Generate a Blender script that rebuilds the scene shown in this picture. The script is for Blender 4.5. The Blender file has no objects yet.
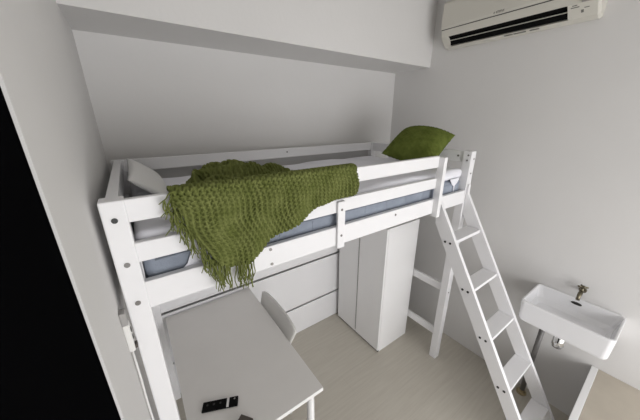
import bpy, bmesh, math, random
import numpy as np
from mathutils import Vector, Matrix
random.seed(7)
rng = np.random.RandomState(5)
S = bpy.context.scene
COL = S.collection
PI = math.pi

# ------------------------------------------------------------------ materials
def mat(name, color, rough=0.5, metal=0.0, bump=0.0, bscale=60, vary=0.0, vscale=4, spec=0.5, coat=0.0, sheen=0.0):
    m = bpy.data.materials.new(name); m.use_nodes = True
    n = m.node_tree.nodes; l = m.node_tree.links
    b = n['Principled BSDF']
    b.inputs['Base Color'].default_value = (*color, 1)
    b.inputs['Roughness'].default_value = rough
    b.inputs['Metallic'].default_value = metal
    b.inputs['Specular IOR Level'].default_value = spec
    b.inputs['Coat Weight'].default_value = coat
    b.inputs['Sheen Weight'].default_value = sheen
    tc = n.new('ShaderNodeTexCoord')
    if vary > 0:
        t = n.new('ShaderNodeTexNoise'); t.inputs['Scale'].default_value = vscale; t.inputs['Detail'].default_value = 4
        l.new(tc.outputs['Object'], t.inputs['Vector'])
        r = n.new('ShaderNodeValToRGB')
        r.color_ramp.elements[0].position = 0.3; r.color_ramp.elements[1].position = 0.7
        r.color_ramp.elements[0].color = (*[c*(1-vary) for c in color], 1)
        r.color_ramp.elements[1].color = (*[min(1, c*(1+vary)) for c in color], 1)
        l.new(t.outputs['Fac'], r.inputs['Fac']); l.new(r.outputs['Color'], b.inputs['Base Color'])
    if bump > 0:
        t2 = n.new('ShaderNodeTexNoise'); t2.inputs['Scale'].default_value = bscale; t2.inputs['Detail'].default_value = 3
        l.new(tc.outputs['Object'], t2.inputs['Vector'])
        bp = n.new('ShaderNodeBump'); bp.inputs['Strength'].default_value = bump; bp.inputs['Distance'].default_value = 0.004
        l.new(t2.outputs['Fac'], bp.inputs['Height']); l.new(bp.outputs['Normal'], b.inputs['Normal'])
    return m

M = {}
M['wall'] = mat('wall_paint', (0.69, 0.679, 0.667), 0.75, bump=0.12, bscale=45, vary=0.02, vscale=1.5, spec=0.25)
M['ceiling'] = mat('ceiling_paint', (0.78, 0.77, 0.75), 0.85, spec=0.2)
M['bed'] = mat('white_lacquer_wood', (0.82, 0.815, 0.825), 0.38, bump=0.03, bscale=90, vary=0.015, vscale=3)
M['white'] = mat('white_laminate', (0.88, 0.875, 0.875), 0.42, vary=0.01)
M['desk'] = mat('desk_laminate', (0.77, 0.75, 0.72), 0.45, vary=0.02, vscale=5)
M['deskedge'] = mat('desk_edge_band', (0.85, 0.84, 0.83), 0.4)
M['plastic'] = mat('white_plastic', (0.74, 0.73, 0.71), 0.4)
M['chair'] = mat('chair_plastic', (0.72, 0.71, 0.68), 0.45)
M['acwhite'] = mat('ac_plastic', (0.62, 0.60, 0.54), 0.4)
M['black'] = mat('black_void_plastic', (0.004, 0.004, 0.004), 0.8, spec=0.1)
M['blackdoor'] = mat('black_door_paint', (0.003, 0.003, 0.0034), 0.9, spec=0.0)
M['dark'] = mat('dark_groove', (0.03, 0.028, 0.026), 0.7)
M['greymark'] = mat('grey_print', (0.16, 0.155, 0.14), 0.7)
M['bolt'] = mat('steel_bolt', (0.22, 0.21, 0.2), 0.4, metal=0.7)
M['boltblack'] = mat('black_bolt', (0.02, 0.02, 0.02), 0.4)
M['sheet'] = mat('white_bedding', (0.82, 0.82, 0.87), 0.9, bump=0.15, bscale=300, vary=0.02, vscale=6, spec=0.15, sheen=0.2)
M['pillow'] = mat('white_pillow_cotton', (0.76, 0.755, 0.745), 0.9, bump=0.1, bscale=200, spec=0.15)
M['mattress'] = mat('blue_grey_ticking', (0.27, 0.30, 0.355), 0.9, bump=0.2, bscale=220, vary=0.12, vscale=12, spec=0.15)
M['ceramic'] = mat('white_ceramic', (0.84, 0.84, 0.86), 0.12, coat=0.5)
M['chrome'] = mat('chrome', (0.72, 0.72, 0.72), 0.15, metal=1.0)
M['brass'] = mat('aged_brass', (0.17, 0.15, 0.105), 0.32, metal=0.9)
M['lightbrass'] = mat('bright_brass', (0.50, 0.42, 0.27), 0.3, metal=0.8)
M['pipe'] = mat('grey_pipe', (0.15, 0.145, 0.14), 0.4)
M['beige'] = mat('beige_wood_top', (0.50, 0.45, 0.375), 0.5, vary=0.05, vscale=9)
M['brown'] = mat('dark_brown_leather', (0.07, 0.058, 0.048), 0.6, bump=0.2, bscale=200)
M['slotgrey'] = mat('grey_plastic', (0.33, 0.32, 0.31), 0.5)

def knit_mat(name, dark, light):
    m = bpy.data.materials.new(name); m.use_nodes = True
    n = m.node_tree.nodes; l = m.node_tree.links; b = n['Principled BSDF']
    b.inputs['Roughness'].default_value = 0.95; b.inputs['Specular IOR Level'].default_value = 0.1
    tc = n.new('ShaderNodeTexCoord')
    t = n.new('ShaderNodeTexNoise'); t.inputs['Scale'].default_value = 22; t.inputs['Detail'].default_value = 3
    l.new(tc.outputs['Object'], t.inputs['Vector'])
    r = n.new('ShaderNodeValToRGB')
    r.color_ramp.elements[0].position = 0.32; r.color_ramp.elements[1].position = 0.7
    r.color_ramp.elements[0].color = (*dark, 1); r.color_ramp.elements[1].color = (*light, 1)
    l.new(t.outputs['Fac'], r.inputs['Fac']); l.new(r.outputs['Color'], b.inputs['Base Color'])
    t2 = n.new('ShaderNodeTexNoise'); t2.inputs['Scale'].default_value = 500
    l.new(tc.outputs['Object'], t2.inputs['Vector'])
    bp = n.new('ShaderNodeBump'); bp.inputs['Strength'].default_value = 0.4; bp.inputs['Distance'].default_value = 0.003
    l.new(t2.outputs['Fac'], bp.inputs['Height']); l.new(bp.outputs['Normal'], b.inputs['Normal'])
    return m
M['knit'] = knit_mat('olive_green_knit', (0.125, 0.145, 0.040), (0.185, 0.205, 0.068))
M['cushion'] = knit_mat('moss_green_knit', (0.085, 0.108, 0.020), (0.13, 0.16, 0.036))

def floor_mat():
    m = bpy.data.materials.new('grey_oak_vinyl'); m.use_nodes = True
    n = m.node_tree.nodes; l = m.node_tree.links; b = n['Principled BSDF']
    tc = n.new('ShaderNodeTexCoord')
    br = n.new('ShaderNodeTexBrick'); br.offset = 0.37
    br.inputs['Color1'].default_value = (0.54, 0.505, 0.44, 1); br.inputs['Color2'].default_value = (0.555, 0.522, 0.456, 1)
    br.inputs['Mortar'].default_value = (0.50, 0.468, 0.41, 1)
    br.inputs['Scale'].default_value = 1; br.inputs['Mortar Size'].default_value = 0.0015
    br.inputs['Brick Width'].default_value = 1.2; br.inputs['Row Height'].default_value = 0.18
    l.new(tc.outputs['Object'], br.inputs['Vector'])
    mp = n.new('ShaderNodeMapping'); mp.inputs['Scale'].default_value = (1.6, 22, 1)
    l.new(tc.outputs['Object'], mp.inputs['Vector'])
    t = n.new('ShaderNodeTexNoise'); t.inputs['Scale'].default_value = 2.5; t.inputs['Detail'].default_value = 5
    l.new(mp.outputs['Vector'], t.inputs['Vector'])
    mx = n.new('ShaderNodeMixRGB'); mx.blend_type = 'OVERLAY'; mx.inputs['Fac'].default_value = 0.14
    l.new(br.outputs['Color'], mx.inputs['Color1']); l.new(t.outputs['Fac'], mx.inputs['Color2'])
    l.new(mx.outputs['Color'], b.inputs['Base Color'])
    b.inputs['Roughness'].default_value = 0.5; b.inputs['Specular IOR Level'].default_value = 0.3
    return m
M['floor'] = floor_mat()

# ------------------------------------------------------------------ mesh helpers
def bx(bm, x0, x1, y0, y1, z0, z1, bev=0.0, seg=2, mtx=None):
    vs = [bm.verts.new((x, y, z)) for x in (x0, x1) for y in (y0, y1) for z in (z0, z1)]
    fs = []
    for idx in ((0,1,3,2),(4,6,7,5),(0,4,5,1),(2,3,7,6),(0,2,6,4),(1,5,7,3)):
        fs.append(bm.faces.new([vs[i] for i in idx]))
    if bev > 0:
        es = {e for f in fs for e in f.edges}
        r = bmesh.ops.bevel(bm, geom=list(es), offset=bev, segments=seg, affect='EDGES', profile=0.5)
        vs = list({v for f in r['faces'] for v in f.verts} | {v for v in vs if v.is_valid})
    if mtx is not None:
        for v in vs: v.co = mtx @ v.co
    return vs

def tube(bm, pts, r, n=12, caps=True):
    pts = [Vector(p) for p in pts]
    rr = r if isinstance(r, (list, tuple)) else [r]*len(pts)
    rings = []; up = None
    for i, p in enumerate(pts):
        t = (pts[min(i+1, len(pts)-1)] - pts[max(i-1, 0)]).normalized()
        if up is None:
            up = Vector((0,0,1)) if abs(t.z) < 0.9 else Vector((1,0,0))
        a = t.cross(up)
        if a.length < 1e-5: a = t.orthogonal()
        a.normalize(); b = a.cross(t).normalized(); up = b
        rings.append([bm.verts.new(p + (a*math.cos(2*PI*k/n) + b*math.sin(2*PI*k/n))*rr[i]) for k in range(n)])
    for i in range(len(rings)-1):
        for k in range(n):
            bm.faces.new((rings[i][k], rings[i][(k+1)%n], rings[i+1][(k+1)%n], rings[i+1][k]))
    if caps:
        bm.faces.new(rings[0][::-1]); bm.faces.new(rings[-1])

def loft(bm, loops, cap0=True, cap1=True):
    rings = [[bm.verts.new(p) for p in L] for L in loops]
    n = len(rings[0])
    for i in range(len(rings)-1):
        for k in range(n):
            bm.faces.new((rings[i][k], rings[i][(k+1)%n], rings[i+1][(k+1)%n], rings[i+1][k]))
    if cap0: bm.faces.new(rings[0][::-1])
    if cap1: bm.faces.new(rings[-1])

def rrect(x0, x1, y0, y1, z, r, n=6):
    out = []
    for cx, cy, a0 in ((x1-r, y1-r, 0), (x0+r, y1-r, PI/2), (x0+r, y0+r, PI), (x1-r, y0+r, 1.5*PI)):
        for k in range(n+1):
            a = a0 + PI/2*k/n
            out.append((cx + r*math.cos(a), cy + r*math.sin(a), z))
    return out

def obj(name, bm, m, parent=None, smooth=False, loc=None):
    me = bpy.data.meshes.new(name)
    bmesh.ops.recalc_face_normals(bm, faces=bm.faces)
    bm.to_mesh(me); bm.free()
    me.materials.append(M[m] if isinstance(m, str) else m)
    if smooth:
        for p in me.polygons: p.use_smooth = True
    o = bpy.data.objects.new(name, me); COL.objects.link(o)
    if parent is not None:
        o.parent = parent
        # geometry is written in world coordinates: undo the parents' offset
        off = Vector((0,0,0)); q = parent
        while q is not None: off += q.location; q = q.parent
        o.matrix_parent_inverse = Matrix.Identity(4)
        me.transform(Matrix.Translation(-off))
    return o

def box_obj(name, b, m, parent=None, bev=0.003):
    bm = bmesh.new(); bx(bm, *b, bev=bev); return obj(name, bm, m, parent)

def thing(name, label, cat, loc=(0,0,0), group=None):
    o = bpy.data.objects.new(name, None); COL.objects.link(o)
    o.empty_display_size = 0.05
    o.location = loc; o['label'] = label; o['category'] = cat
    if group: o['group'] = group
    return o

def tag(o, label, cat, group=None):
    o['label'] = label; o['category'] = cat
    if group: o['group'] = group
    return o

def struct(o):
    o['kind'] = 'structure'; return o

def cyl(bm, p, d, r, h, n=14):
    p = Vector(p); d = Vector(d).normalized()
    tube(bm, [p, p + d*h], r, n)

# ------------------------------------------------------------------ room
X0, X1, YB, YF, ZC = -0.02, 2.36, 1.03, -2.7, 3.02
BY, BZ = 0.6515, 2.481
DY0, DY1, DZ = -1.30, -0.328, 2.35
def st_box(name, boxes, m):
    bm = bmesh.new()
    for b in boxes: bx(bm, *b)
    return struct(obj(name, bm, m))
st_box('floor', [(X0-.12, X1+.12, YF-.12, YB+.12, -0.1, 0)], 'floor')
st_box('ceiling', [(X0-.12, X1+.12, YF-.12, YB+.12, ZC, ZC+.1)], 'ceiling')
st_box('wall_back', [(X0-.12, X1+.12, YB, YB+.12, 0, ZC)], 'wall')
st_box('wall_right', [(X1, X1+.12, YF, YB, 0, ZC)], 'wall')
st_box('wall_left', [(X0-.12, X0, DY1, YB, 0, ZC), (X0-.12, X0, YF, DY0, 0, ZC), (X0-.12, X0, DY0, DY1, DZ, ZC)], 'wall')
WX0, WX1, WZ0, WZ1 = 0.06, 2.28, 0.25, 1.95
st_box('wall_front', [(X0-.12, WX0, YF-.12, YF, 0, ZC), (WX1, X1+.12, YF-.12, YF, 0, ZC),
                      (WX0, WX1, YF-.12, YF, 0, WZ0), (WX0, WX1, YF-.12, YF, WZ1, ZC)], 'wall')
st_box('trim_1', [(X0, X1, BY, YB, BZ, ZC)], 'wall')     # boxed-in beam along the back wall
# black door leaf in the left wall, a little recessed
dr = struct(box_obj('door_1', (X0-.05, X0-.004, DY0+.002, DY1-.002, 0.004, DZ-.002), 'blackdoor', None, 0.002))
bm = bmesh.new(); tube(bm, [(X0-.008, -1.22, 1.0), (X0+.035, -1.22, 1.0), (X0+.035, -1.10, 1.0)], 0.009)
obj('door_handle', bm, 'black', dr, True)
# window behind the camera
bm = bmesh.new()
for b in ((WX0, WX0+.05, WZ0, WZ1), (WX1-.05, WX1, WZ0, WZ1), (WX0, WX1, WZ0, WZ0+.05), (WX0, WX1, WZ1-.05, WZ1), ((WX0+WX1)/2-.025, (WX0+WX1)/2+.025, WZ0, WZ1)):
    bx(bm, b[0], b[1], YF-.08, YF-.03, b[2], b[3])
struct(obj('window_1', bm, 'white'))

# ------------------------------------------------------------------ loft bed
L, D, H = 2.06, 0.98, 1.853
bed = thing('loft_bed', 'white wooden loft bed standing along the back wall over the desk and wardrobe', 'bed', (1.03, 0.49, 0))
def bolts(parent, pts, d, r=0.007, m='bolt'):
    for i, p in enumerate(pts):
        bm = bmesh.new(); cyl(bm, p, d, r, 0.003)
        obj('bolt', bm, m if isinstance(m, str) else m[i], parent)
post_fl = box_obj('post', (0, .06, 0, .06, 0, H), 'bed', bed, .004)
bolts(post_fl, [(.028, .001, 1.797), (.029, .001, 1.655), (.03, .001, 1.519)], (0,-1,0), .008, ['boltblack', 'bolt', 'bolt'])
post_fr = box_obj('post', (L-.06, L, 0, .06, 0, H), 'bed', bed, .004)
bolts(post_fr, [(L-.022, .001, 1.80), (L-.03, .001, 1.70), (L-.03, .001, .705)], (0,-1,0), .006)
bolts(post_fr, [(L-.059, .022, 1.825), (L-.059, .026, 1.79)], (-1,0,0), .006)
post_bl = box_obj('post', (0, .06, .94, D, 0, H), 'bed', bed, .004)
post_br = box_obj('post', (L-.06, L, .94, D, 0, H), 'bed', bed, .004)
# front side
box_obj('guard_rail', (.058, 1.625, .004, .028, 1.783, 1.852), 'bed', bed)
box_obj('guard_rail', (.058, 1.625, .004, .028, 1.652, 1.716), 'bed', bed)
beam = box_obj('side_beam', (.058, L-.058, .004, .030, 1.484, 1.581), 'bed', bed)
bolts(beam, [(.49, .005, 1.566), (.492, .005, 1.499), (1.256, .005, 1.553)], (0,-1,0), .0065)
mp_ = box_obj('guard_post', (.828, .872, -.010, .004, 1.472, 1.708), 'bed', bed)
bolts(mp_, [(.850, -.009, 1.668), (.850, -.009, 1.538)], (0,-1,0), .006)
box_obj('guard_post', (1.618, 1.650, -.032, .014, 1.466, 1.846), 'bed', bed)
# back side
br_ = box_obj('back_rail', (.058, L-.058, .950, .974, 1.783, 1.852), 'bed', bed)
bolts(br_, [(1.09, .951, 1.825)], (0,-1,0), .006)
box_obj('back_beam', (.058, L-.058, .950, .974, 1.484, 1.581), 'bed', bed)
for z0, z1 in ((.004, .304), (.324, .757), (.777, 1.40)):
    box_obj('back_panel', (.004, L-.004, .984, 1.000, z0, z1), 'bed', bed, .002)
# ends
for x0, x1 in ((.014, .046), (L-.046, L-.014)):
    box_obj('end_rail', (x0, x1, .058, .942, 1.775, 1.850), 'bed', bed)
    box_obj('end_beam', (x0, x1, .058, .942, 1.484, 1.660), 'bed', bed)
for z0, z1 in ((.680, .748), (.215, .283)):
    box_obj('end_rail', (L-.022, L-.002, .058, .942, z0, z1), 'bed', bed)
    box_obj('end_rail', (.004, .024, .058, .942, z0, z1), 'bed', bed)
bolts(bed, [(L-.046, .10, 1.815)], (-1,0,0), .007)
box_obj('slat_base', (.058, L-.058, .030, .950, 1.502, 1.526), 'bed', bed)

# ladder
SL = 1.69
ladder = thing('bed_ladder', 'white wooden ladder with five treads leaning on the front of the loft bed', 'ladder', (1.86, -.45, 0))
def ladder_rail(x0, x1, top=0.0):
    bm = bmesh.new()
    # front edge line: z = 1.556 at y=-0.004 -> slope ; back edge offset
    yf = lambda z: -0.004 - (1.556 - z)/SL
    yb = lambda z: 0.046 - (1.556 - z)/SL + 0.038
    pr = [(yf(0), 0), (yb(0), 0), (-0.001, 1.556-(0.084+.001-.004+.006)*SL), (-0.001, 1.581), (yf(1.575), 1.575)]
    pr = [(yf(0), 0), (yb(0), 0), (-0.002, 1.410), (-0.002, 1.585+top), (-.012, 1.592+top), (yf(1.545)-.004, 1.560)]
    loft(bm, [[(x, y, z) for y, z in pr] for x in (x0, x1)])
    return bm
lr = obj('side_rail', ladder_rail(1.668, 1.693), 'bed', ladder)
rz = [1.312, 1.039, .775, .514, .258]
pts = []
for z in rz:
    yc = -0.004 - (1.556 - z)/SL
    pts += [(1.669, yc+.026, z-.006), (1.669, yc+.060, z-.006)]
bolts(lr, pts, (-1,0,0), .0075, ['boltblack']*len(pts))
obj('side_rail', ladder_rail(2.012, 2.037, .03), 'bed', ladder)
for z in rz:
    yc = -0.004 - (1.556 - z)/SL
    box_obj('tread', (1.693, 2.012, yc+.004, yc+.098, z-.012, z+.012), 'bed', ladder)

# mattress and bedding
def soft_box(x0, x1, y0, y1, z0, z1, nx, ny, nz, r, amp, fr, seed, topw=1.0, sidew=.4):
    bm = bmesh.new()
    rs = np.random.RandomState(seed)
    ph = rs.rand(12)*6.28; kx = rs.rand(12)*fr; ky = rs.rand(12)*fr*1.4
    def f(p):
        q = [min(max(p[0], x0+r), x1-r), min(max(p[1], y0+r), y1-r), min(max(p[2], z0+r), z1-r)]
        d = Vector(p) - Vector(q)
        if d.length > 1e-6: v = Vector(q) + d.normalized()*r
        else: v = Vector(p)
        w = sum(math.sin(kx[i]*v.x + ky[i]*(v.y+v.z*1.5) + ph[i]) for i in range(12))/12
        nrm = d.normalized() if d.length > 1e-6 else Vector((0,0,0))
        return v + nrm*w*amp*max(0.0, nrm.z*topw + (1-abs(nrm.z))*sidew)
    cache = {}
    def V(i, j, k):
        if (i, j, k) not in cache:
            cache[(i,j,k)] = bm.verts.new(f((x0+(x1-x0)*i/nx, y0+(y1-y0)*j/ny, z0+(z1-z0)*k/nz)))
        return cache[(i,j,k)]
    for i in range(nx):
        for j in range(ny):
            for k in (0, nz): bm.faces.new((V(i,j,k), V(i+1,j,k), V(i+1,j+1,k), V(i,j+1,k)))
    for i in range(nx):
        for k in range(nz):
            for j in (0, ny): bm.faces.new((V(i,j,k), V(i+1,j,k), V(i+1,j,k+1), V(i,j,k+1)))
    for j in range(ny):
        for k in range(nz):
            for i in (0, nx): bm.faces.new((V(i,j,k), V(i,j+1,k), V(i,j+1,k+1), V(i,j,k+1)))
    return bm
mt = obj('mattress', soft_box(.062, 1.998, .038, .940, 1.5275, 1.662, 60, 24, 6, .03, .006, 9, 3, 0.0), 'mattress', None, True)
tag(mt, 'blue grey mattress lying inside the white loft bed frame', 'mattress')
bm = bmesh.new()
for z in (1.556, 1.632): tube(bm, [(x, .0385, z) for x in np.linspace(.10, 1.96, 20)], .0035, 6)
for x in np.linspace(.22, 1.88, 11): tube(bm, [(x, .0385, z) for z in np.linspace(1.562, 1.628, 4)], .0025, 6)
obj('piping', bm, 'mattress', mt, True)
def flap(pts):
    bm = bmesh.new(); loft(bm, [[(x, y, z) for x, z in pts] for y in (.0305, .0335)]); return bm
sh = obj('bed_sheet', soft_box(.061, 1.995, .034, .944, 1.6625, 1.735, 110, 48, 5, .034, .018, 30, 8, 1.0, .25), 'sheet', None, True)
for pts in (((.225, 1.670), (.33, 1.670), (.27, 1.59), (.245, 1.562), (.155, 1.558), (.19, 1.592)), ((1.83, 1.675), (1.95, 1.675), (1.925, 1.64), (1.90, 1.625), (1.895, 1.572), (1.888, 1.62), (1.86, 1.64))):
    obj('hanging_corner', flap(pts), 'sheet', sh)
tag(sh, 'rumpled white bed sheet spread over the mattress of the loft bed', 'sheet')

def cushion(name, c, a, b, ha, hb, th, m, p=2.6, n=28, corner=0.55, knit=0.0, parent=None, pitch=0.012):
    c, a, b = Vector(c), Vector(a).normalized(), Vector(b)
    b = (b - a*a.dot(b)).normalized(); nn = a.cross(b)
    bm = bmesh.new(); g = {}
    for s in (1, -1):
        for i in range(n+1):
            for j in range(n+1):
                u = -1 + 2*i/n; v = -1 + 2*j/n
                edge = abs(u) > .999 or abs(v) > .999
                if edge and s == -1: g[(s,i,j)] = g[(1,i,j)]; continue
                pin = 1 - 0.10*(1 - (u*u)**1.0)*abs(v)**3 ; pin2 = 1 - 0.10*(1 - v*v)*abs(u)**3
                h = th/2 * ((1-abs(u)**p)*(1-abs(v)**p))**corner
                if knit: h += knit*math.sin(u*ha/pitch*PI)*math.sin(v*hb/pitch*PI)*min(1, h/.02)
                g[(s,i,j)] = bm.verts.new(c + a*(u*ha*pin2) + b*(v*hb*pin) + nn*(h*s))
    for s in (1, -1):
        for i in range(n):
            for j in range(n):
                q = (g[(s,i,j)], g[(s,i+1,j)], g[(s,i+1,j+1)], g[(s,i,j+1)])
                bm.faces.new(q if s == 1 else q[::-1])
    return obj(name, bm, m, parent, True)

wp = cushion('pillow', (.142, .56, 1.812), (.76, 0, -.62), (0, 1, 0), .088, .345, .055, 'pillow')
tag(wp, 'white pillow propped at the left end of the loft bed beside the knitted throw', 'pillow')

a_ = Vector((.42, -.27, .12)).normalized(); b_ = Vector((.55, .72, .34))
b_ = (b_ - a_*a_.dot(b_)).normalized()
e1 = (a_ + b_); e2 = (b_ - a_)
gc = cushion('cushion', (1.834, .314, 1.888), e1, e2, .196, .196, .22, 'cushion', p=2.2, n=110, corner=.56, knit=.0035, pitch=.018)
tag(gc, 'green knitted cushion leaning at the right end of the loft bed', 'cushion')

# ------------------------------------------------------------------ knitted throw
hx = [.170, .192, .215, .248, .272, .318, .362, .398, .440, .472, .566, .712, .900, .925]
hz = [1.83, 1.790, 1.725, 1.635, 1.592, 1.562, 1.558, 1.552, 1.582, 1.618, 1.655, 1.712, 1.735, 1.748]
TX0, TX1, TOP = .172, .922, 1.866
NS, NF, NB = 300, 150, 170
def throw_mesh():
    s = np.linspace(TX0, TX1, NS)
    zb = np.interp(s, hx, hz)
    P = np.zeros((NF+NB, NS, 3)); T = np.zeros((NF+NB, NS))
    fold = lambda x, w: 0.5+0.5*np.sin(x*w)
    for i in range(NF):                    # hanging part, bottom to top
        k = i/(NF-1)
        z = zb + (TOP-.014-zb)*k
        drop = (TOP-.014-z)
        y = -.016 - .010*np.clip(drop/.05, 0, 1) - .012*np.sin(s*17+z*6)*np.clip(drop/.12, 0, 1) - .008*np.sin(s*41-z*14+1)*np.clip(drop/.15, 0, 1)
        P[i,:,0] = s - .01*np.sin(z*30)*np.clip(drop/.1,0,1); P[i,:,1] = y; P[i,:,2] = z; T[i] = -drop
    # behind the rail: profile length 0.62, heap in the left two thirds
    hgt = np.interp(s, [.14,.228,.262,.30,.36,.44,.55,.64,.74,.82,.93], [.008,.012,.070,.088,.104,.106,.092,.072,.042,.02,.012])
    wid = np.interp(s, [.14,.232,.285,.60,.80,.93], [.075,.075,.40,.46,.30,.10])
    for i in range(NB):
        k = i/(NB-1)
        if k < .12:                        # over the rail top
            a = PI - PI*(k/.12)
            y = .010 + .029*math.cos(a)+.0*s; z = TOP-.014 + .016*math.sin(a)+.0*s
            T[NF+i] = k/.12*.06; xx = s
        else:
            q = (k-.12)/.88
            y = .039 + (wid)*q
            base = 1.757
            dip = np.exp(-(q/.10)**2)*(TOP-.014-base)
            heap = hgt*np.sin(PI*np.clip((q-.03)/.97, 0, 1))**.7
            wr = (.012*np.sin(s*31+q*9+1.0) + .024*np.sin(q*24+s*9+.8*np.sin(s*14)) + .010*np.sin(q*43-s*17+1.3))*np.sin(PI*q)**.6*np.clip(hgt/.05, .15, 1)
            z = np.maximum(base + np.maximum(heap, dip) + wr*np.clip(q*6,0,1), base-.001)
            y = y + .02*np.sin(s*25+q*5)*np.sin(PI*q)
            xx = s + (.055*np.sin(q*4)*np.interp(s,[.14,.2,.3,.5],[1,1,.3,0])) + .012*np.sin(q*17+s*30)*np.sin(PI*q)
            T[NF+i] = .06 + (wid+hgt)*q
        P[NF+i,:,0] = xx; P[NF+i,:,1] = y; P[NF+i,:,2] = z
    # normals by finite differences, then a basket-knit relief
    du = np.gradient(P, axis=1); dv = np.gradient(P, axis=0)
    N = np.cross(du, dv); N /= (np.linalg.norm(N, axis=2, keepdims=True)+1e-9)
    SS = np.broadcast_to(s, T.shape)
    c, d = math.cos(.22), math.sin(.22)
    A = SS*c + T*d; B = -SS*d + T*c
    kn = np.sin(A*PI/.019)*np.sin(B*PI/.016)
    row = np.maximum(np.abs(np.sin(A*PI/.019))**1.5, np.abs(np.sin(B*PI/.016 + .5*PI*np.floor(A/.019)))**1.5)
    h = .0130*row - .0065
    P = P + N*h[..., None]*(1 if N[10,10,1] < 0 else -1)
    bm = bmesh.new()
    vs = [[bm.verts.new(P[i,j]) for j in range(NS)] for i in range(NF+NB)]
    for i in range(NF+NB-1):
        for j in range(NS-1):
            bm.faces.new((vs[i][j], vs[i][j+1], vs[i+1][j+1], vs[i+1][j]))
    return bm
throw = thing('knitted_throw', 'olive green knitted throw with fringe draped over the guard rail of the loft bed', 'throw', (.5, .1, 1.74))
obj('fabric', throw_mesh(), 'knit', throw, True)
bm = bmesh.new()
def strand(x, z, y, ln, dx, r=.0021):
    n = 9; pts = []; p1, p2 = random.random()*6, random.random()*6
    for k in range(n):
        t = k/(n-1)
        pts.append((x + dx*t + .006*math.sin(p1+t*7)*t, y + .006*math.sin(p2+t*6)*t, z - ln*t))
    tube(bm, pts, [r*(1.15-.4*k/(n-1)) for k in range(n)], 5)
for i in range(64):                        # along the slanting left hem
    t = i/63
    z = 1.845 - .26*t + random.uniform(-.01, .01); x = float(np.interp(-z, [-1.86,-1.79,-1.725,-1.635,-1.58], [.158,.186,.215,.248,.276])) + random.uniform(-.014, .010)
    strand(x, z, -.026 - .008*t + random.uniform(-.006, .006), random.uniform(.055, .095), random.uniform(-.006, .022))
for i in range(60):                        # along the lower corner
    t = i/59
    x = .268 + (.398-.268)*t + random.uniform(-.004, .004); z = float(np.interp(x, hx, hz)) + random.uniform(.0, .02)
    gap = .35 < t < .55
    if gap and random.random() < .75: continue
    strand(x, z, -.030 + random.uniform(-.008, .006), random.uniform(.075, .115) if not gap else .04, random.uniform(-.012, .006))
for i in range(14):
    strand(.176+.001*i, 1.862-.006*i, -.020, random.uniform(.02, .07), random.uniform(-.045, -.010))
fr_ = obj('fringe', bm, 'knit', throw, True); fr_['kind'] = 'stuff'

# ------------------------------------------------------------------ wardrobe
WA0, WA1, WB0, WB1, WH = 1.626, 2.034, .351, .935, 1.246
wd = thing('wardrobe', 'tall plain white two-door wardrobe standing under the loft bed', 'wardrobe', ((WA0+WA1)/2, (WB0+WB1)/2, 0))
box_obj('carcass', (WA0+.02, WA1, WB0, WB1, 0.0, WH), 'white', wd, .002)
mid = (WB0+WB1)/2 + .01
for y0, y1, hy in ((WB0+.001, mid-.0015, mid-.03), (mid+.0015, WB1-.001, mid+.03)):
    d = box_obj('door', (WA0, WA0+.0185, y0, y1, .018, WH-.002), 'white', wd, .002)
    bm = bmesh.new(); bx(bm, WA0-.004, WA0+.002, (mid-.0035 if hy < mid else mid+.0015), (mid-.0015 if hy < mid else mid+.0035), .05, WH-.05)
    obj('edge_pull', bm, 'slotgrey', d)
box_obj('plinth', (WA0+.010, WA0+.02, WB0+.002, WB1-.002, 0, .017), 'dark', wd, 0)

# ------------------------------------------------------------------ desk under the bed
TX = (.078, .690, -.085, .972)
desk = thing('desk', 'plain white desk with light grey top standing under the loft bed', 'desk', (.384, .42, 0))
bm = bmesh.new(); bx(bm, TX[0]+.002, TX[1]-.002, TX[2]+.002, TX[3]-.002, .718, .740)
obj('tabletop', bm, 'desk', desk)
bm = bmesh.new()
bx(bm, TX[0], TX[0]+.002, TX[2], TX[3], .717, .740); bx(bm, TX[1]-.002, TX[1], TX[2], TX[3], .717, .740)
bx(bm, TX[0]+.002, TX[1]-.002, TX[2], TX[2]+.002, .717, .740); bx(bm, TX[0]+.002, TX[1]-.002, TX[3]-.002, TX[3], .717, .740)
obj('edge_band', bm, 'deskedge', desk)
for x in (TX[0]+.045, TX[1]-.058):
    for y in (TX[2]+.035, TX[3]-.05):
        bm = bmesh.new(); tube(bm, [(x, y, 0), (x, y, .7175)], .0205, 16); obj('leg', bm, 'deskedge', desk, True)
bm = bmesh.new()
bm.free()
for y in (TX[2]+.03, TX[3]-.06): box_obj('frame_rail', (TX[0]+.065, TX[1]-.078, y, y+.02, .680, .7175), 'deskedge', desk, .001)

# ------------------------------------------------------------------ chair
chair = thing('chair', 'white plastic chair tucked under the desk with only its curved backrest showing', 'chair', (.52, .53, 0))
CY, CW = .54, .258
bm = bmesh.new(); nu, nv = 28, 12; g = {}
for s in (0, 1):
    for i in range(nu+1):
        for j in range(nv+1):
            u = -1 + 2*i/nu; v = j/nv
            top = .812 - .022*abs(u)**6.0 - .006*u*u
            z = .50 + (top-.50)*v
            y = CY + u*max(.19, CW - .25*(top-z))
            x = .757 - .014*u*u - .36*(top-z)
            g[(s,i,j)] = bm.verts.new((x + (.007 if s else -.007), y, z))
for i in range(nu):
    for j in range(nv):
        for s in (0, 1): bm.faces.new((g[(s,i,j)], g[(s,i+1,j)], g[(s,i+1,j+1)], g[(s,i,j+1)]))
for i in range(nu):
    for j in (0, nv): bm.faces.new((g[(0,i,j)], g[(0,i+1,j)], g[(1,i+1,j)], g[(1,i,j)]))
for j in range(nv):
    for i in (0, nu): bm.faces.new((g[(0,i,j)], g[(0,i,j+1)], g[(1,i,j+1)], g[(1,i,j)]))
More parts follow.
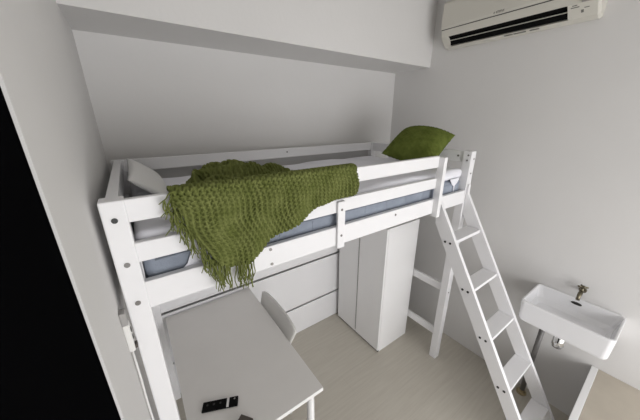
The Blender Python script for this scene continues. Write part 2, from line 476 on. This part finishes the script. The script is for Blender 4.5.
obj('backrest', bm, 'chair', chair, True)
bm = bmesh.new()
loft(bm, [rrect(.32, .735, CY-.21, CY+.21, z, .06) for z in (.425, .435)] + [rrect(.315, .72, CY-.215, CY+.215, .45, .06)])
obj('seat', bm, 'chair', chair)
for s in (-1, 1):
    bm = bmesh.new(); tube(bm, [(.58, CY+s*.15, .432), (.66, CY+s*.15, .450), (.676, CY+s*.15, .53), (.706, CY+s*.15, .62)], .010, 8)
    obj('back_bracket', bm, 'chair', chair, True)
for sx, x in ((-1, .37), (1, .66)):
    for s in (-1, 1):
        bm = bmesh.new(); tube(bm, [(x, CY+s*.16, .427), (x+sx*.045, CY+s*.195, 0)], [.015, .011], 12); obj('leg', bm, 'chair', chair, True)

# ------------------------------------------------------------------ things on the desk
R = Matrix.Translation((.226, .132, .7402)) @ Matrix.Rotation(math.radians(-23), 4, 'Z')
rem = bpy.data.objects.new('remote_control', None); COL.objects.link(rem)
rem.location = (.226, .132, .7402); rem.rotation_euler = (0, 0, math.radians(-23))
tag(rem, 'flat black remote control with a white stripe lying on the desk', 'remote')
def lobj(name, bm, m, parent):
    me = bpy.data.meshes.new(name); bmesh.ops.recalc_face_normals(bm, faces=bm.faces); bm.to_mesh(me); bm.free()
    me.materials.append(M[m]); o = bpy.data.objects.new(name, me); COL.objects.link(o); o.parent = parent; return o
bm = bmesh.new(); bx(bm, -.083, .083, -.024, .024, 0, .010, .003); lobj('body', bm, 'black', rem)
bm = bmesh.new(); bx(bm, .030, .041, -.0235, .0235, .0085, .0108); lobj('stripe', bm, 'plastic', rem)
for k in range(3):
    bm = bmesh.new(); cyl(bm, (-.060+.03*k, .004, .0095), (0,0,1), .005, .0016); lobj('button', bm, 'dark', rem)
bm = bmesh.new(); cyl(bm, (.066, .012, .0095), (0,0,1), .004, .0016); lobj('indicator', bm, 'slotgrey', rem)
bm = bmesh.new()
Rw = Matrix.Translation((.280, -.030, .7402)) @ Matrix.Rotation(math.radians(38), 4, 'Z')
bx(bm, -.045, .040, -.033, .033, 0, .011, .003, mtx=Rw); 
wal = thing('wallet', 'small dark brown wallet at the front edge of the desk', 'wallet', (.280, -.030, .7402))
obj('lower_flap', bm, 'brown', wal)
bm = bmesh.new(); bx(bm, -.044, .040, -.032, .032, .0115, .020, .003, mtx=Rw); obj('upper_flap', bm, 'brown', wal)

# ------------------------------------------------------------------ wall socket strip beside the left post
ps = thing('power_strip', 'white power strip fixed to the left wall beside the bed post', 'power strip', (X0, -.012, 1.37))
box_obj('housing', (X0, X0+.017, -.034, -.006, 1.375, 1.475), 'plastic', ps, .003)
box_obj('switch_end', (X0, X0+.016, -.036, -.004, 1.476, 1.52), 'slotgrey', ps, .003)
for k in range(3):
    box_obj('socket', (X0+.0165, X0+.0185, -.026, -.014, 1.455-.028*k-.012, 1.455-.028*k), 'dark', ps, 0)
box_obj('plug', (X0+.0165, X0+.024, -.030, -.010, 1.380, 1.395), 'brown', ps, .002)
bm = bmesh.new(); tube(bm, [(X0+.006, -.02, 1.376), (X0+.006, -.018, 1.25), (X0+.006, -.03, 1.15), (X0+.006, -.02, 1.0), (X0+.006, -.02, .5), (X0+.006, -.02, .05)], .0035, 8)
obj('cable', bm, 'plastic', ps, True)

# ------------------------------------------------------------------ wash basin
SY0, SY1, SX0 = -.905, -.465, 2.03
sk = thing('wash_basin', 'white rectangular ceramic wash basin hung on the right wall', 'sink', (2.195, -.685, .80))
bm = bmesh.new()
XB = X1 - .001
loft(bm, [rrect(SX0+.030, XB, SY0+.022, SY1-.022, .776, .03), rrect(SX0+.014, XB, SY0+.008, SY1-.008, .781, .03), rrect(SX0+.009, XB, SY0+.004, SY1-.004, .795, .028), rrect(SX0, XB, SY0, SY1, .920, .028),
          rrect(SX0+.001, XB, SY0+.001, SY1-.001, .928, .028), rrect(SX0+.004, XB-.002, SY0+.004, SY1-.004, .930, .026),
          rrect(SX0+.010, XB-.012, SY0+.010, SY1-.010, .930, .024), rrect(SX0+.013, XB-.016, SY0+.013, SY1-.013, .926, .024),
          rrect(SX0+.022, XB-.055, SY0+.028, SY1-.028, .860, .035), rrect(SX0+.035, XB-.085, SY0+.05, SY1-.05, .836, .04), rrect(SX0+.06, XB-.11, SY0+.10, SY1-.10, .830, .04)])
basin = obj('bowl', bm, 'ceramic', sk)
bm = bmesh.new()
ov = [(0,0)]
loft(bm, [[(x0 + (.0), y, z) for (y, z) in [( -.685 + .027*math.cos(a), .903 + .008*math.sin(a)) for a in np.linspace(0, 2*PI, 20, endpoint=False)]] for x0 in (XB-.036, XB-.024)])
obj('overflow_slot', bm, 'dark', sk)
bm = bmesh.new(); cyl(bm, (2.16, -.685, .829), (0,0,1), .022, .004, 20); obj('drain', bm, 'chrome', sk)
bm = bmesh.new()
tube(bm, [(2.16, -.685, .778), (2.16, -.685, .73)], .015, 14)
tube(bm, [(2.16, -.685, .735), (2.16, -.685, .73), (2.16, -.685, .655), (2.16, -.685, .640), (2.16, -.685, .634)], [.018, .031, .031, .026, .012], 18)
tube(bm, [(2.16, -.685, .705), (2.24, -.685, .705), (2.345, -.685, .705)], .0125, 12)
tube(bm, [(2.345, -.685, .705), (2.3595, -.685, .705)], .026, 16)
obj('bottle_trap', bm, 'chrome', sk, True)

# tap over the basin
tp = thing('tap', 'small aged brass wall tap with a cross handle above the wash basin', 'tap', (X1, -.688, 1.0))
bm = bmesh.new(); tube(bm, [(X1, -.688, 1.0), (X1-.006, -.688, 1.0), (X1-.008, -.688, 1.0)], [.020, .020, .012], 16); obj('flange', bm, 'brass', tp)
bm = bmesh.new()
tube(bm, [(X1-.007, -.688, 1.0), (X1-.04, -.688, 1.0), (X1-.062, -.688, .997), (X1-.076, -.688, .988), (X1-.081, -.688, .972), (X1-.082, -.688, .958)], [.0095, .011, .012, .011, .010, .011], 14)
tube(bm, [(X1-.045, -.688, 1.005), (X1-.045, -.688, 1.035)], [.011, .007], 12)
obj('spout', bm, 'brass', tp, True)
bm = bmesh.new()
hc = Vector((X1-.045, -.688, 1.04))
for a in (.5, .5+PI/2):
    d = Vector((math.cos(a), math.sin(a), 0))
    tube(bm, [hc - d*.026, hc - d*.020, hc + d*.020, hc + d*.026], [.0045, .0055, .0055, .0045], 10)
tube(bm, [hc + Vector((0,0,-.006)), hc + Vector((0,0,.008))], .008, 12)
obj('cross_handle', bm, 'brass', tp, True)

# drain pipe
dp = thing('drain_pipe', 'dark grey vertical pipe running to the floor below the wash basin', 'pipe', (2.285, -.575, 0))
bm = bmesh.new(); tube(bm, [(2.285, -.575, .018), (2.285, -.575, .775)], .0165, 16); obj('pipe', bm, 'pipe', dp, True)
bm = bmesh.new(); tube(bm, [(2.285, -.575, 0), (2.285, -.575, .010), (2.285, -.575, .012), (2.285, -.575, .034)], [.034, .034, .022, .022], 18); obj('floor_collar', bm, 'lightbrass', dp)

# ------------------------------------------------------------------ low cabinet at the lower right
CQ = Matrix.Translation((2.356, -.853, 0)) @ Matrix.Rotation(math.radians(1.2), 4, 'Z')
cb = thing('low_cabinet', 'low white cabinet with a beige wood top against the right wall', 'cabinet', (2.05, -1.3, 0))
def cbox(name, b, m, bev=.002):
    bm = bmesh.new(); bx(bm, *b, bev=bev, mtx=CQ); return obj(name, bm, m, cb)
cw = .62
cbox('side_panel', (-cw, 0, -.032, 0, .14, .500), 'white')
cbox('side_panel', (-cw, 0, -.92, -.888, .14, .500), 'white')
cbox('top', (-cw, 0, -.8875, -.0325, .478, .498), 'beige')
cbox('carcass', (-cw+.02, -.004, -.8875, -.0325, .14, .4775), 'white')
for y0, y1 in ((-.886, -.462), (-.458, -.034)):
    d = cbox('door', (-cw, -cw+.0195, y0, y1, .145, .474), 'white')
    bm = bmesh.new(); ym = (y0+y1)/2
    tube(bm, [CQ @ Vector((-cw+.001, ym-.04, .43)), CQ @ Vector((-cw-.02, ym-.04, .43)), CQ @ Vector((-cw-.02, ym+.04, .43)), CQ @ Vector((-cw+.001, ym+.04, .43))], .004, 8)
    obj('handle', bm, 'chrome', d, True)
for x in (-.52, -.08):
    for y in (-.82, -.14):
        bm = bmesh.new(); tube(bm, [CQ @ Vector((x, y, 0)), CQ @ Vector((x, y, .1395))], [.014, .02], 14); obj('leg', bm, 'white', cb, True)

# ------------------------------------------------------------------ air conditioner
ac = thing('air_conditioner', 'white wall-mounted air conditioner high on the right wall', 'air conditioner', (X1, .045, 2.585))
AY0, AY1, VY0, VY1 = -.388, .507, -.252, .450
A_ = (X1-.0005, 2.585); B_ = (X1-.030, 2.587); C_ = (X1-.060, 2.5965); D_ = (X1-.119, 2.654); E_ = (X1-.128, 2.700); E2 = (X1-.118, 2.704)
F_ = (X1-.120, 2.885); H_ = (X1-.0005, 2.890)
C2 = (X1-.025, 2.640); D2 = (X1-.055, 2.675)
bm = bmesh.new()
def ext(poly, y0, y1): loft(bm, [[(x, y, z) for x, z in poly] for y in (y0, y1)])
ext([A_, B_, C_, D_, E_, E2, F_, H_], VY1, AY1 - .012)
loft(bm, [[(x, AY1-.012, z) for x, z in [A_, B_, C_, D_, E_, E2, F_, H_]], [(X1 + (x-X1)*.93, AY1, 2.70+(z-2.70)*.93) for x, z in [A_, B_, C_, D_, E_, E2, F_, H_]]])
ext([A_, B_, C_, D_, E_, E2, F_, H_], AY0 + .012, VY0)
loft(bm, [[(X1 + (x-X1)*.93, AY0, 2.70+(z-2.70)*.93) for x, z in [A_, B_, C_, D_, E_, E2, F_, H_]], [(x, AY0+.012, z) for x, z in [A_, B_, C_, D_, E_, E2, F_, H_]]])
ext([A_, B_, C_, C2, D2, D_, E_, E2, F_, H_], VY0, VY1)
obj('casing', bm, 'acwhite', ac)
bm = bmesh.new()
ext([E2, (X1-.130, 2.706), (X1-.134, 2.72), (X1-.134, 2.87), (X1-.120, 2.887)], AY0+.004, AY1-.004)
obj('front_panel', bm, 'acwhite', ac)
bm = bmesh.new(); ext([(X1-.1285, 2.7005), (X1-.1285, 2.7050), (X1-.120, 2.7050), (X1-.120, 2.7005)], AY0+.006, AY1-.006)
obj('panel_seam', bm, 'dark', ac)
bm = bmesh.new(); ext([(C_[0]-.004, C_[1]+.006), (C2[0], C2[1]), (D2[0], D2[1]), (D_[0]+.006, D_[1]+.004), (D_[0]+.035, D_[1]-.010), (C_[0]-.012, C_[1]+.028)], VY0+.0005, VY1-.0005)
obj('air_outlet', bm, 'black', ac)
bm = bmesh.new()
ml = ((C_[0]+D_[0])/2 + .004, (C_[1]+D_[1])/2 + .004)
ext([(ml[0]-.003, ml[1]-.001), (ml[0]-.0042, ml[1]+.0015), (ml[0]+.026, ml[1]+.020), (ml[0]+.028, ml[1]+.017)], VY0+.002, VY1-.002)
obj('louver', bm, 'acwhite', ac)
# marks: maker's mark on the panel and labels on the right end (too small to read in the photo)
bm = bmesh.new()
ym = .123
loft(bm, [[(x, ym+.012, 2.716), (x, ym+.004, 2.716), (x, ym+.006, 2.728)] for x in (X1-.1338, X1-.1348)])
for k in range(6):
    y = ym - .002 - .0085*k
    hh = (.010, .014, .011, .013, .010, .012)[k]
    bx(bm, X1-.1348, X1-.1338, y-.0065, y-.0035, 2.714, 2.716+hh)
    bx(bm, X1-.1348, X1-.1338, y-.0035, y-.0005, 2.716+hh*.5, 2.716+hh*.5+.004)
obj('maker_mark', bm, 'greymark', ac)
def on_curve(t):   # along D_ -> C_
    return (D_[0] + (C_[0]-D_[0])*t, D_[1] + (C_[1]-D_[1])*t)
nrm = Vector((-.05, 0, -.05)).normalized()
def slant_label(y0, y1, t0, t1, m, name):
    bm = bmesh.new(); p0, p1 = on_curve(t0), on_curve(t1)
    loft(bm, [[(p0[0]+nrm.x*o, y0, p0[1]+nrm.z*o), (p0[0]+nrm.x*o, y1, p0[1]+nrm.z*o), (p1[0]+nrm.x*o, y1, p1[1]+nrm.z*o), (p1[0]+nrm.x*o, y0, p1[1]+nrm.z*o)] for o in (-.0003, .0008)])
    obj(name, bm, m, ac)
bm = bmesh.new(); bx(bm, X1-.1280, X1-.1200, -.360, -.312, 2.655, 2.695); obj('display_window', bm, 'slotgrey', ac)
slant_label(-.293, -.272, .06, .12, 'greymark', 'printed_mark'); slant_label(-.302, -.266, .19, .25, 'greymark', 'printed_mark')
slant_label(-.320, -.309, .46, .66, 'greymark', 'indicator_lamp'); slant_label(-.343, -.322, .33, .38, 'greymark', 'printed_mark')
for y, wdt in ((.055, .05), (-.01, .07), (-.09, .05)):
    bm = bmesh.new()
    q0 = (C_[0]+.008, C_[1]-.0042); q1 = (C_[0]+.018, C_[1]-.0076)
    loft(bm, [[(q0[0], y-wdt/2, q0[1]-o), (q0[0], y+wdt/2, q0[1]-o), (q1[0], y+wdt/2, q1[1]-o), (q1[0], y-wdt/2, q1[1]-o)] for o in (-.0008, .0008)])
    obj('printed_mark', bm, 'greymark', ac)

# ------------------------------------------------------------------ light
def area(name, loc, rot, sx, sy, power, color):
    ld = bpy.data.lights.new(name, 'AREA'); ld.shape = 'RECTANGLE'; ld.size = sx; ld.size_y = sy; ld.energy = power; ld.color = color
    o = bpy.data.objects.new(name, ld); COL.objects.link(o); o.location = loc; o.rotation_euler = rot; return o
area('window_daylight', ((WX0+WX1)/2, YF-.10, (WZ0+WZ1)/2), (PI/2, 0, 0), WX1-WX0, WZ1-WZ0, 62, (1.0, 0.985, 0.98))
w = bpy.data.worlds.new('sky'); S.world = w; w.use_nodes = True
bg = w.node_tree.nodes['Background']; bg.inputs['Color'].default_value = (0.9, 0.95, 1.0, 1); bg.inputs['Strength'].default_value = 1.0

# ------------------------------------------------------------------ camera
yaw, pit, rol, f = 0.6122, -0.3327, -0.0028, 264.18
fw = Vector((math.sin(yaw)*math.cos(pit), math.cos(yaw)*math.cos(pit), math.sin(pit)))
r = Vector((math.cos(yaw), -math.sin(yaw), 0)); u = r.cross(fw)
r2 = r*math.cos(rol) + u*math.sin(rol); u2 = -r*math.sin(rol) + u*math.cos(rol)
cd = bpy.data.cameras.new('camera'); cd.sensor_width = 36; cd.lens = f/640*36; cd.clip_start = 0.01
cam = bpy.data.objects.new('camera', cd); COL.objects.link(cam)
mw = Matrix((( r2.x, u2.x, -fw.x, 0.1027), (r2.y, u2.y, -fw.y, -0.8971), (r2.z, u2.z, -fw.z, 2.0667), (0,0,0,1)))
cam.matrix_world = mw
S.camera = cam
S.view_settings.view_transform = 'Standard'; S.view_settings.look = 'None'; S.view_settings.gamma = 1
S.view_settings.use_curve_mapping = False
S.view_settings.exposure = 0.0
